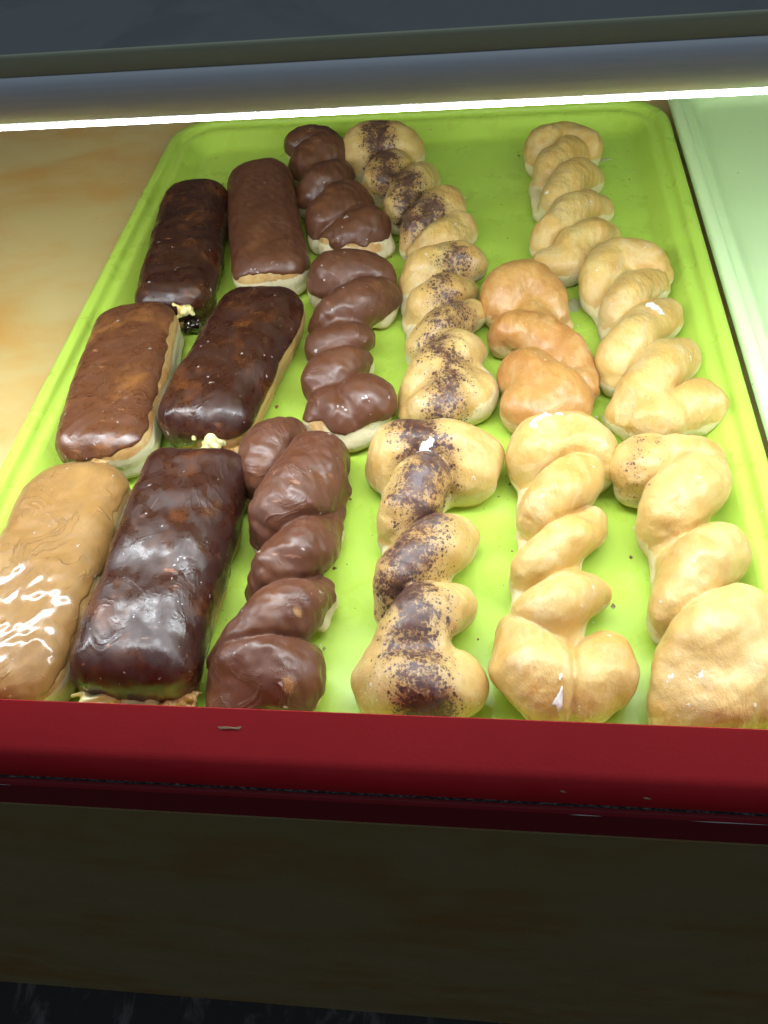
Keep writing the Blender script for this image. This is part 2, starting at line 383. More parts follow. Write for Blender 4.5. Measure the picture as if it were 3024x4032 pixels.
for k in range(44):
    x = CX0 + 0.02 + rng.random() * (CX1 - CX0 - 0.05); L = 0.008 + rng.random() * 0.030; z = rng.choice((0.0649, 0.0649, 0.0437))
    pts = [(x, -0.0532, z), (x + L * 0.3, -0.0532, z - 0.0005), (x + L, -0.0532, z - 0.0001), (x + L * 0.9, -0.0532, z + 0.0002), (x + L * 0.35, -0.0532, z + 0.0005)]
    if k % 2 == 0 or z < 0.05:
        on_case(blob_patch("scuff", pts, M['worn'], 0.0001))

# upper shelf and its strip light
on_case(prism("upper_shelf", [(0.1200, 0.2688), (0.1186, 0.2700), (0.1186, 0.2716), (0.1200, 0.2728), (0.7800, 0.2728), (0.7800, 0.2688)], CX0, CX1, M['top'], smooth=False))
on_case(prism("shelf_edge", [(0.1196, 0.2655), (0.1181, 0.2664), (0.1178, 0.2722), (0.1184, 0.2731), (0.1196, 0.2731), (0.1185, 0.2718), (0.1185, 0.2698), (0.1196, 0.2686)], CX0, CX1, M['edge'], smooth=True))
on_case(prism("bounce_underside", [(0.150, 0.2648), (0.150, 0.2685), (0.780, 0.2685), (0.780, 0.2648)], CX0, CX1, M['under']))  # unseen white board, added to bounce light onto the rear of the trays

lamp = empty("strip_light", (0.25, 0.13, 0.2674))
tag(lamp, "glowing white strip light in a grey metal housing under the upper shelf", "strip light")
def on_lamp(o):
    o.parent = lamp; o.matrix_parent_inverse = Matrix.Translation(-lamp.location); return o
hp = [(0.1215, 0.2491), (0.1200, 0.2492), (0.1180, 0.2508), (0.1166, 0.2536), (0.1160, 0.2568), (0.1160, 0.2603), (0.1166, 0.2633), (0.1178, 0.2656), (0.1196, 0.2673), (0.1480, 0.2673), (0.1480, 0.2491)]
on_lamp(prism("housing", hp, CX0, CX1, M['alu'], smooth=True))
on_lamp(prism("diffuser", [(0.1216, 0.2489), (0.1214, 0.2469), (0.1228, 0.2462), (0.1440, 0.2462), (0.1460, 0.2470), (0.1464, 0.2489)], CX0, CX1, M['led'], smooth=True))

# ------------------------------------------------------------------ trays
def rounded_ring(x0, y0, x1, y1, r, z, seg=14):
    out = []
    r = max(r, 0.004)
    for cx, cy, a in ((x1 - r, y1 - r, 0), (x0 + r, y1 - r, 90), (x0 + r, y0 + r, 180), (x1 - r, y0 + r, 270)):
        for i in range(seg + 1):
            t_ = math.radians(a + 90 * i / seg)
            out.append((cx + r * math.cos(t_), cy + r * math.sin(t_), z))
    return out
TRAY_PROF = [(0.033, 0.0008), (0.029, 0.0014), (0.0195, 0.0168), (0.003, 0.0170), (0.0, 0.0180), (0.0, 0.0222), (0.0012, 0.0234), (0.0032, 0.0238),
             (0.0078, 0.0238), (0.0092, 0.0230), (0.0100, 0.0208), (0.0110, 0.0192), (0.0128, 0.0186), (0.0158, 0.0188), (0.0178, 0.0184), (0.0196, 0.0166),
             (0.0268, 0.0074), (0.0290, 0.0052), (0.0320, 0.0039), (0.0370, 0.0035)]
def make_tray(name, W, L, mat, loc):
    V, F = [], []
    n = None
    for k, (off, z) in enumerate(TRAY_PROF):
        ring = rounded_ring(off, off, W - off, L - off, 0.046 - off * 0.9, z)
        n = len(ring); V += ring
        if k:
            a, b_ = (k - 1) * n, k * n
            F += [(a + i, a + (i + 1) % n, b_ + (i + 1) % n, b_ + i) for i in range(n)]
    F.append(tuple(range(n))[::-1]); F.append(tuple((len(TRAY_PROF) - 1) * n + i for i in range(n)))
    o = mesh_obj(name, V, F, mat, loc=loc)
    o.data.set_sharp_from_angle(angle=math.radians(50))
    return o
TRAY_Y0 = -0.0225
lime = make_tray("serving_tray", 0.457, 0.645, M['lime'], (0, TRAY_Y0, 0))
tag(lime, "lime green plastic tray full of twists and bars", "tray", "serving trays on the shelf")
mint = make_tray("serving_tray", 0.457, 0.690, M['mint'], (0.4620, TRAY_Y0 + 0.004, 0))
tag(mint, "pale mint green empty tray beside the lime one", "tray", "serving trays on the shelf")

# ------------------------------------------------------------------ pastry shapes from distance fields
TRAY_TOP = 3.5   # mm, the tray's floor

def surface_nets(D, org, h):
    """Quads of the zero surface of a sampled distance field (negative inside)."""
    S = D < 0
    nx, ny, nz = D.shape
    acc = np.zeros((nx - 1, ny - 1, nz - 1, 3), np.float32); cnt = np.zeros((nx - 1, ny - 1, nz - 1), np.float32)
    def sl(a, ax, lo):
        s_ = [slice(None)] * 3
        return s_
    for ax in range(3):
        lo = [slice(None)] * 3; hi = [slice(None)] * 3
        lo[ax] = slice(0, -1); hi[ax] = slice(1, None)
        A, B_ = D[tuple(lo)], D[tuple(hi)]
        cross = (A < 0) != (B_ < 0)
        tt = np.where(cross, A / np.where(cross, A - B_, 1), 0).astype(np.float32)
        o1, o2 = [a for a in range(3) if a != ax]
        for d1 in (0, 1):
            for d2 in (0, 1):
                s_ = [slice(None)] * 3
                s_[o1] = slice(d1, D.shape[o1] - 1 + d1); s_[o2] = slice(d2, D.shape[o2] - 1 + d2)
                c = cross[tuple(s_)]; w = tt[tuple(s_)]
                cnt += c
                acc[..., ax] += np.where(c, w, 0)
                acc[..., o1] += np.where(c, d1, 0); acc[..., o2] += np.where(c, d2, 0)
    act = cnt > 0
    idx = np.full(act.shape, -1, np.int64); idx[act] = np.arange(act.sum())
    ii = np.argwhere(act).astype(np.float32)
    V = (ii + acc[act] / cnt[act][:, None]) * h + np.array(org, np.float32)
    faces = []
    for ax in range(3):
        o1, o2 = [(1, 2), (2, 0), (0, 1)][ax]
        lo = [slice(None)] * 3; hi = [slice(None)] * 3
        lo[ax] = slice(0, -1); hi[ax] = slice(1, None)
        A, B_ = S[tuple(lo)], S[tuple(hi)]
        E = np.argwhere(A != B_)
        ok = (E[:, o1] > 0) & (E[:, o2] > 0) & (E[:, o1] < D.shape[o1] - 1) & (E[:, o2] < D.shape[o2] - 1)
        E = E[ok]
        inside_lo = A[tuple(E.T)]
        def at(d1, d2):
            Q = E.copy(); Q[:, o1] -= d1; Q[:, o2] -= d2
            return idx[tuple(Q.T)]
        q = np.stack([at(1, 1), at(0, 1), at(0, 0), at(1, 0)], 1)
        q[~inside_lo] = q[~inside_lo][:, ::-1]
        faces.append(q)
    return V, np.concatenate(faces)

class Field:
    def __init__(s, lo, hi, h, seed):
        s.h = h; s.lo = np.array(lo, np.float32)
        n = np.ceil((np.array(hi) - lo) / h).astype(int) + 1
        s.n = n
        s.ax = [s.lo[i] + h * np.arange(n[i], dtype=np.float32) for i in range(3)]
        s.X, s.Y, s.Z = np.meshgrid(*s.ax, indexing='ij')
        s.rs = np.random.RandomState(seed)
    def wobble(s, wave, amp, n=6):
        """Smooth irregular swelling of about the given wavelength (mm)."""
        out = np.zeros_like(s.X)
        for _ in range(n):
            k = s.rs.normal(size=3); k *= 2 * math.pi / wave / np.linalg.norm(k) * s.rs.uniform(0.6, 1.5)
            out += np.sin(k[0] * s.X + k[1] * s.Y + k[2] * s.Z + s.rs.uniform(0, 6.28))
        return out * (amp / math.sqrt(n / 2))
    def chain(s, pts, margin=14.0):
        """Distance to a rounded rope through (x, y, z, r) points."""
        P = np.array(pts, np.float32)
        if len(P) > 2:
            Q = np.vstack([2 * P[0] - P[1], P, 2 * P[-1] - P[-2]]); out = []
            for i in range(1, len(Q) - 2):
                for u in np.linspace(0, 1, 5)[:-1]:
                    a, b_, c, d = Q[i - 1], Q[i], Q[i + 1], Q[i + 2]
                    out.append(0.5 * (2 * b_ + (c - a) * u + (2 * a - 5 * b_ + 4 * c - d) * u * u + (3 * b_ - a - 3 * c + d) * u ** 3))
            out.append(P[-1]); P = np.array(out, np.float32)
        D = np.full(s.X.shape, margin, np.float32)
        for a, b_ in zip(P[:-1], P[1:]):
            r = max(a[3], b_[3]) + margin
            lo = np.minimum(a[:3], b_[:3]) - r; hi = np.maximum(a[:3], b_[:3]) + r
            i0 = np.clip(((lo - s.lo) / s.h).astype(int), 0, s.n); i1 = np.clip(((hi - s.lo) / s.h).astype(int) + 2, 0, s.n)
            sl_ = tuple(slice(i0[k], i1[k]) for k in range(3))
            x, y, z = s.X[sl_] - a[0], s.Y[sl_] - a[1], s.Z[sl_] - a[2]
            d = b_[:3] - a[:3]; L2 = float((d * d).sum()) + 1e-6
            t_ = np.clip((x * d[0] + y * d[1] + z * d[2]) / L2, 0, 1)
            dist = np.sqrt((x - t_ * d[0]) ** 2 + (y - t_ * d[1]) ** 2 + (z - t_ * d[2]) ** 2) - (a[3] + t_ * (b_[3] - a[3]))
            D[sl_] = np.minimum(D[sl_], dist)
        return D

def smin(a, b_, k):
    h_ = np.maximum(k - np.abs(a - b_), 0) / k
    return np.minimum(a, b_) - h_ * h_ * k * 0.25
def smax(a, b_, k): return -smin(-a, -b_, k)

def build(name, D, F, org, mat, parent=None, loc=(0, 0, 0)):
    V, Q = surface_nets(D, F.lo, F.h)
    return mesh_obj(name, (V - np.array(org, np.float32)) * 0.001, Q, mat, parent, loc)

def dough_attrs(o, spice=None, org=(0, 0), sw=9.0, lo=3.0, hi=13.0, amp=1.0, field=None):
    n = len(o.data.vertices)
    co = np.empty(n * 3, np.float32); o.data.vertices.foreach_get("co", co); co = co.reshape(-1, 3) * 1000
    nr = np.empty(n * 3, np.float32); o.data.vertex_normals.foreach_get("vector", nr); nr = nr.reshape(-1, 3)
    z = co[:, 2]
    side = np.clip(1.15 - np.abs(nr[:, 2]) * 1.25, 0, 1)
    band = np.clip((z - lo) / 3.0, 0, 1) * np.clip((hi + 4 - z) / 6.0, 0, 1)
    under = (nr[:, 2] < 0.1) * np.clip((hi + 9 - z) / 8, 0, 1) * 0.85
    pl = np.maximum(band * side, under * np.clip((z - lo) / 3.0, 0, 1))
    if field is not None:
        K, F = field
        P = co + np.array((org[0], org[1], 0), np.float32)
        ix = np.clip(np.round((P - F.lo) / F.h).astype(int), 0, F.n - 1)
        pl = np.maximum(pl, K[ix[:, 0], ix[:, 1], ix[:, 2]] * 0.9)
    set_attr(o, "pale", pl)
    if spice is not None:
        p = np.array(spice, np.float32) - np.array(org[:2], np.float32)
        d = np.full(n, 1e3, np.float32)
        for a, b_ in zip(p[:-1], p[1:]):
            ab = b_ - a; t_ = np.clip(((co[:, :2] - a) @ ab) / (ab @ ab + 1e-6), 0, 1)
            d = np.minimum(d, np.linalg.norm(co[:, :2] - a - t_[:, None] * ab, axis=1))
        set_attr(o, "spice", amp * np.exp(-(d / sw) ** 2) * np.clip((z - 6) / 9, 0, 1))
    else:
        set_attr(o, "spice", np.zeros(n))

TWISTS = {
 'C1': [[(130.9,557.0,12,13.2),(132.0,557.1,20,14.0),(149.6,558.5,20,14.9),(156.8,552.1,14,13.9)],[(134.6,530.0,10,12.1),(144.3,522.7,20,17.8),(157.4,534.8,22,17.9),(160.9,547.6,14,13.9)],[(149.2,473.1,10,11.5),(157.3,471.5,21,15.8),(167.8,487.1,22,16.3),(171.6,508.2,12,13.4)],[(170.6,417.0,14,14.6),(175.4,426.8,22,19.2),(186.1,448.5,23,18.8),(190.7,459.6,15,14.4)],[(179.5,407.3,14,14.5),(192.7,407.0,18,16.7),(206.6,415.7,18,19.1)]],
 'C2': [[(179.9,341.2,14,12.8),(185.7,345.9,22,18.5),(201.8,351.3,22,18.5),(216.6,348.9,18,16.3)],[(184.2,305.1,10,11.0),(195.4,305.4,22,13.6),(212.8,314.6,23,16.3),(222.8,330.4,15,15.4)],[(186.1,273.4,10,10.0),(191.1,274.4,20,11.9),(207.5,277.9,21,11.2),(213.3,285.8,12,10.1)],[(190.4,234.6,10,10.8),(196.2,237.1,21,13.8),(206.6,248.5,22,13.3),(213.8,260.2,12,10.4)],[(196.0,206.3,14,11.6),(202.7,209.3,20,13.3),(211.7,205.5,19,15.7)],[(216.3,206.3,19,14.5),(223.8,213.9,21,18.8),(227.8,215.4,16,14.6)]],
 'C3': [[(169.3,151.8,12,13.8),(170.9,155.7,24,16.7),(174.4,173.3,24,16.3),(176.8,184.1,16,14.4)],[(181.5,112.2,14,13.1),(188.1,116.7,26,17.9),(197.2,138.1,27,20.5),(200.7,161.2,22,19.0),(202.3,164.2,12,17.2)],[(181.8,77.1,10,10.4),(191.1,76.8,25,14.2),(202.3,94.6,26,15.8),(206.1,115.1,12,13.1)],[(176.9,31.9,14,14.2),(187.5,40.2,25,15.4),(200.5,55.1,26,16.3),(209.0,71.8,12,13.0)],[(178.2,20.9,14,13.9),(185.4,25.0,22,16.3),(203.4,22.2,24,17.4),(208.7,24.6,16,13.9)],[(206.2,14.5,15,14.3),(180.1,10.5,14,13.2)]],
 'D1': [[(191.0,529.5,10,15.4),(189.5,541.8,20,19.7),(203.2,551.2,22,20.6),(221.0,542.0,20,20.4),(224.7,543.4,14,17.2)],[(208.7,485.4,10,11.5),(211.6,485.8,21,15.4),(219.8,504.6,22,15.6),(223.9,525.4,14,13.6)],[(228.9,440.8,10,11.8),(230.9,444.9,22,13.9),(239.6,472.4,23,16.7),(246.3,501.0,13,12.4)],[(244.5,400.6,12,13.4),(250.6,414.8,21,18.0),(263.4,437.4,21,18.4),(268.3,453.8,14,14.2)],[(247.3,392.2,12,11.9),(262.5,396.7,18,17.8),(273.7,414.4,16,17.4)]],
 'D2': [[(248.4,347.9,12,14.2),(256.1,356.6,21,15.6),(273.5,364.5,22,14.9),(284.8,367.3,18,15.0)],[(251.6,311.3,10,10.3),(258.2,314.5,22,13.6),(272.5,325.7,23,13.0),(282.2,341.0,12,11.3)],[(255.9,268.3,10,10.4),(260.3,273.8,22,13.6),(274.8,291.0,23,13.8),(287.3,312.3,12,11.5)],[(255.5,228.1,12,12.4),(265.3,238.5,23,16.1),(280.1,257.3,23,16.3),(288.1,270.7,13,11.6)],[(257.3,211.0,14,12.1),(268.4,211.7,20,15.6),(282.0,228.2,19,16.0)],[(293.1,223.1,12,12.4),(294.9,244.5,12,10.0)]],
 'D3': [[(244.3,165.2,13,16.0),(250.4,170.8,23,18.0),(254.6,172.9,22,16.0)],[(260.4,171.3,22,16.9),(278.6,168.2,22,22.0),(287.3,166.0,18,23.0),(285.5,161.5,15,20.9)],[(250.7,117.1,12,11.0),(255.6,123.2,25,15.8),(264.4,143.6,27,16.7),(269.2,156.6,20,15.6)],[(252.7,67.1,12,11.2),(258.8,77.4,26,15.2),(273.3,96.2,27,16.1),(281.4,111.9,13,14.9)],[(251.1,24.9,14,14.8),(260.2,36.0,26,15.6),(270.9,53.8,28,16.8),(282.5,67.5,14,13.9)],[(253.4,17.6,14,15.5),(266.9,18.9,24,19.4),(276.8,16.5,22,16.8),(284.6,22.6,15,16.3)]],
 'E1': [[(310.0,318.1,14,16.6),(314.0,328.0,22,17.4),(328.5,336.3,22,15.8),(340.0,323.9,18,15.7),(345.2,312.0,14,12.5)],[(312.2,286.2,12,12.2),(316.0,285.2,21,12.8),(331.8,277.6,22,14.2),(348.2,262.5,20,14.6),(358.4,245.4,14,13.7),(357.8,235.3,14,12.7)],[(320.6,241.9,16,14.4),(326.0,242.0,22,15.7),(339.4,226.0,22,16.8),(348.2,221.8,16,16.8)],[(327.5,215.6,16,18.8),(335.7,211.1,17,19.3),(345.4,212.7,15,16.7)]],
 'E2': [[(325.6,164.0,14,13.8),(327.3,168.6,24,16.7),(335.4,176.3,24,15.6)],[(340.3,177.6,24,15.6),(353.0,174.2,24,17.9),(360.8,166.2,18,15.5),(361.5,163.1,12,11.9)],[(324.2,120.4,12,9.1),(329.5,122.6,25,12.8),(342.1,139.6,27,14.8),(354.5,155.7,20,14.0)],[(323.2,86.1,12,8.6),(327.5,89.2,25,12.2),(341.2,103.3,26,12.4),(356.1,122.8,13,10.8)],[(322.4,50.4,14,13.3),(328.0,56.8,25,14.2),(339.2,66.6,26,14.3),(350.9,79.4,13,11.8)],[(319.4,47.5,16,15.4),(321.0,33.7,20,19.2),(328.6,22.1,20,18.4),(334.2,20.1,16,14.5)],[(356.0,41.8,14,12.0),(355.3,31.2,20,16.1),(348.3,21.1,20,15.8),(343.1,19.9,16,13.6)]],
 'F1': [[(344.1,525.8,12,13.6),(348.1,536.7,20,16.4),(364.3,546.6,21,14.5),(380.8,530.6,20,14.4),(382.0,525.8,12,12.5)],[(347.1,492.3,11,12.2),(352.5,496.2,21,14.9),(367.4,518.1,22,14.2),(379.1,525.0,14,12.5)],[(351.3,449.8,10,10.0),(355.0,452.0,21,14.3),(371.0,477.9,22,14.9),(382.0,490.7,12,12.1)],[(342.8,395.1,12,11.9),(350.0,406.4,21,14.5),(366.5,427.5,22,14.8),(384.2,444.3,12,13.3)],[(353.0,371.9,14,12.5),(362.5,383.1,21,13.3),(376.9,394.8,21,12.6),(387.2,406.9,12,12.0)],[(343.9,374.1,14,11.6),(355.3,365.3,14,12.4),(370.5,374.4,13,11.6)]],
 'F2': [[(378.1,333.4,12,13.4),(377.1,344.8,21,14.3),(391.4,361.0,22,14.5),(408.3,359.5,21,15.2),(415.6,350.8,14,14.4)],[(385.4,301.2,10,9.2),(387.8,308.3,22,12.5),(400.6,325.6,23,13.1),(415.2,341.9,13,12.7)],[(384.5,246.3,12,13.6),(385.2,255.6,22,15.0),(399.2,278.6,23,14.6),(418.4,305.0,13,13.8)],[(385.5,210.8,14,12.4),(394.3,222.0,22,15.7),(407.8,243.2,23,16.1),(420.6,260.6,14,14.5)],[(379.3,210.9,10,7.6),(393.7,201.6,18,13.4),(407.4,202.9,18,14.8)],[(412.0,204.7,18,13.4),(424.6,215.0,19,14.9),(430.2,217.9,15,15.0)]],
 'F3': [[(384.5,154.9,14,14.0),(387.9,159.4,24,17.4),(397.7,163.8,24,12.8)],[(404.5,167.2,22,11.8),(415.8,162.7,22,15.1),(421.9,158.7,18,14.4)],[(393.0,118.8,12,12.2),(395.9,121.2,25,16.4),(408.6,138.9,27,17.9),(421.8,156.0,17,15.1)],[(391.8,63.6,12,11.3),(395.2,67.7,22,15.2),(405.2,84.8,26,17.0),(418.4,101.3,20,16.6)],[(386.5,19.6,14,11.9),(400.5,38.6,26,19.2),(416.4,56.3,27,17.6),(427.1,67.0,14,14.3)],[(386.8,13.4,14,13.2),(404.1,19.8,20,20.2),(422.6,30.7,17,22.1)]],
}
UNDER = {
 'E2': [[(326.3,154.5,7,7.5),(324.4,124.2,8,7.5),(323.4,95.9,8,7.2),(321.0,63.8,9,8.1)]],
 'D3': [[(247.0,147.3,7,7.0),(248.6,115.5,8,6.7),(249.8,80.1,8,6.4),(252.0,52.5,8,6.1)]],
 'F3': [[(394.8,116.6,7,8.2),(394.5,87.6,8,7.6),(391.1,58.5,8,8.4)]],
 'F1': [[(340.9,489.5,7,7.1),(342.6,451.7,7,6.4)]],
 'F2': [[(381.9,328.9,7,8.0),(383.5,295.4,7,7.0)]],
 'D2': [[(244.9,341.2,7,9.5),(249.8,308.9,7,8.0),(254.0,277.1,7,7.7)]],
 'D1': [[(194.1,496.6,7,8.3),(203.3,480.3,7,6.8)]],
 'C3': [[(211.9,151.6,10,8.3),(210.9,127.8,9,7.4),(212.9,107.0,8,6.0)],[(215.3,69.9,8,6.3),(215.0,59.2,8,5.6)]],
 'C2': [[(224.8,319.4,8,8.7),(228.0,323.1,8,7.0)],[(198.8,196.1,9,9.6),(210.9,197.5,9,11.1),(226.7,203.2,9,10.7)]],
 'C1': [[(180.9,398.6,8,9.5),(205.4,398.1,9,10.7),(217.0,410.3,8,9.6)]],
 'E1': [[(349.7,321.3,7,7.9),(354.7,306.4,7,5.9)]],
}
BARS = {
 'A1': (53.1, 480.4, 71.6, 313.9, 66.1),
 'B1': (101.7, 505.5, 141.9, 344.4, 63.0),
 'A2': (50.0, 309.0, 65.0, 162.8, 66.8),
 'B2': (144.5, 321.8, 121.2, 182.2, 71.7),
 'A3': (60.9, 151.3, 62.5, -2.0, 69.0),
 'B3': (130.7, 158.2, 128.9, 8.9, 69.2),
}
SPICE = {
 'D1': [(203.5,544.3),(208.9,515.2),(217.1,482.1),(233.2,460.4),(240.3,430.6),(244.2,407.2),(256.1,415.6)],
 'D2': [(276.3,356.3),(269.2,331.0),(272.3,308.4),(279.2,297.4),(268.3,273.5),(267.3,247.3),(278.0,233.2),(275.8,210.9),(272.7,192.6)],
 'D3': [(257.7,177.1),(262.2,160.2),(269.5,148.6),(267.1,130.8),(261.1,122.1),(271.6,105.7),(263.3,85.9),(258.2,71.7),(262.3,55.7),(270.1,47.3),(265.2,33.1),(267.3,21.3),(272.1,10.0),(275.2,2.7)],
 'F3': [(381.1,161.8),(392.2,161.8),(379.0,150.0),(380.3,136.2)],
}
HOLES = [(208.9, 47.6, 3.2), (210.3, 9.2, 4.8)]
GLAZE = {
 'E2a': ([(325.9, 173.0, 2.0), (327.0, 178.5, 1.4), (333.0, 182.8, 1.4), (340.8, 182.7, 0.8)], 0.9),
 'E2b': ([(336.1, 22.2, 0.6), (334.6, 14.3, 1.7), (332.4, 7.5, 2.3)], 0.5),
 'F2': ([(404.8, 292.1, 1.7), (406.8, 289.0, 2.7), (411.1, 285.9, 1.5)], 2.2),
 'D3': ([(262.2, 160.4, 1.7), (267.3, 160.4, 3.4), (272.4, 161.0, 1.2)], 0.4),
}

RES = 1.0
# strands that run on into the one before without a furrow
SOFT = {'E2': (1,), 'F3': (1, 5), 'D3': (1, 5), 'C3': (5,), 'D2': (4, 5), 'E1': (3,), 'F1': (5,), 'F2': (4,)}
def twist(key, name, label, cat, group, dough, icing=None, cut=13.0, seed=0, crease=1.2, groove=1.5, spice=None, sw=9.0, core=16.0, amp=1.0, patches=(), holes=(), front=0.0, pale_lobes=()):
    L = TWISTS[key]
    A = np.array([p for l in L for p in l], np.float32)
    m = 24.0
    lo = [A[:, 0].min() - m, A[:, 1].min() - m, -2.5]; hi = [A[:, 0].max() + m, A[:, 1].max() + m, (A[:, 2] + A[:, 3]).max() + 5]
    F = Field(lo, hi, RES, 100 + seed)
    D = None
    for li, l in enumerate(L):
        d = F.chain(l)
        if D is None: D = d
        elif li in SOFT.get(key, ()): D = smin(D, d, 7.0)
        else:      # strands pressed together: a tight furrow where they meet
            g_ = np.exp(-((D - d) / 2.2) ** 2) * groove
            D = smin(D, d, crease) + g_
    mids = []
    for l in L:
        a = np.array(l, np.float32).mean(0); mids.append((a[0], a[1], 11.5, min(core, a[3] * 1.3)))
    C = F.chain(mids) if core else np.full(D.shape, 14, np.float32)
    K = np.clip((D - C) / 2.5 + 0.4, 0, 1) * (F.Z < 17)
    for u in UNDER.get(key, ()):
        U_ = F.chain(u); K = np.maximum(K, np.clip((D - U_) / 2.0 + 0.5, 0, 1)); C = smin(C, U_, 3.0)
    for i in pale_lobes: K = np.maximum(K, np.clip((4 - F.chain(L[i])) / 3, 0, 1) * (F.Z < 21))
    D = smin(D, C, 4.0)
    D = D + F.wobble(36, 0.75) + F.wobble(15, 0.22) + F.wobble(7, 0.10)
    D = smax(D, -F.Z, 3.0)
    org = np.array([(A[:, 0].min() + A[:, 0].max()) / 2, (A[:, 1].min() + A[:, 1].max()) / 2, 0.0])
    loc = (org[0] * 0.001, org[1] * 0.001, TRAY_TOP * 0.001)
    if icing is None:
        o = build(name, D, F, org, dough, None, loc)
        dough_attrs(o, spice, org, sw, amp=amp, field=(K, F))
        glaze_patches(D, F, org, o, patches)
        return tag(o, label, cat, group)
    root = empty(name, loc); tag(root, label, cat, group)
    o = build("dough", D, F, org, dough, root); dough_attrs(o, None, org, hi=21)
    ic = D - 0.9 - F.wobble(10, 0.15)
    edge = cut + front * np.clip((A[:, 1].min() + 10 - F.Y) / 20, 0, 1) + F.wobble(40, 2.0) + F.wobble(15, 0.8) + F.wobble(6, 0.22) - F.Z
    ic = smax(ic, edge, 2.2)
    ob = build("icing", ic, F, org, icing, root)
    if holes:     # spots where the icing was lifted off and the crust shows
        n = len(ob.data.vertices); co = np.empty(n * 3, np.float32); ob.data.vertices.foreach_get("co", co); co = co.reshape(-1, 3) * 1000
        br = np.zeros(n, np.float32)
        for x, y, r in holes:
            br = np.maximum(br, np.exp(-(np.hypot(co[:, 0] + org[0] - x, co[:, 1] + org[1] - y) / (r * 0.85)) ** 2))
        set_attr(ob, "bare", br)
    return root

def glaze_patches(D, F, org, parent, patches):
    """Thick dried glaze sitting on the crust: the crust's own surface raised inside a wandering outline."""
    for path, th in patches:
        P = np.array(path, np.float32)
        d = np.full(F.X.shape, 1e3, np.float32)
        for a, b_ in zip(P[:-1], P[1:]):
            ab = b_[:2] - a[:2]; t_ = np.clip(((F.X - a[0]) * ab[0] + (F.Y - a[1]) * ab[1]) / (ab @ ab + 1e-6), 0, 1)
            d = np.minimum(d, np.sqrt((F.X - a[0] - t_ * ab[0]) ** 2 + (F.Y - a[1] - t_ * ab[1]) ** 2) - (a[2] + t_ * (b_[2] - a[2])))
        g = smax(D - th - F.wobble(7, 0.25), d + F.wobble(5, 0.9) + F.wobble(3, 0.4), 1.6)
        g = np.maximum(g, 20 - F.Z)
        if (g < 0).any(): build("dried_glaze", g, F, org, M['sugar'], parent)

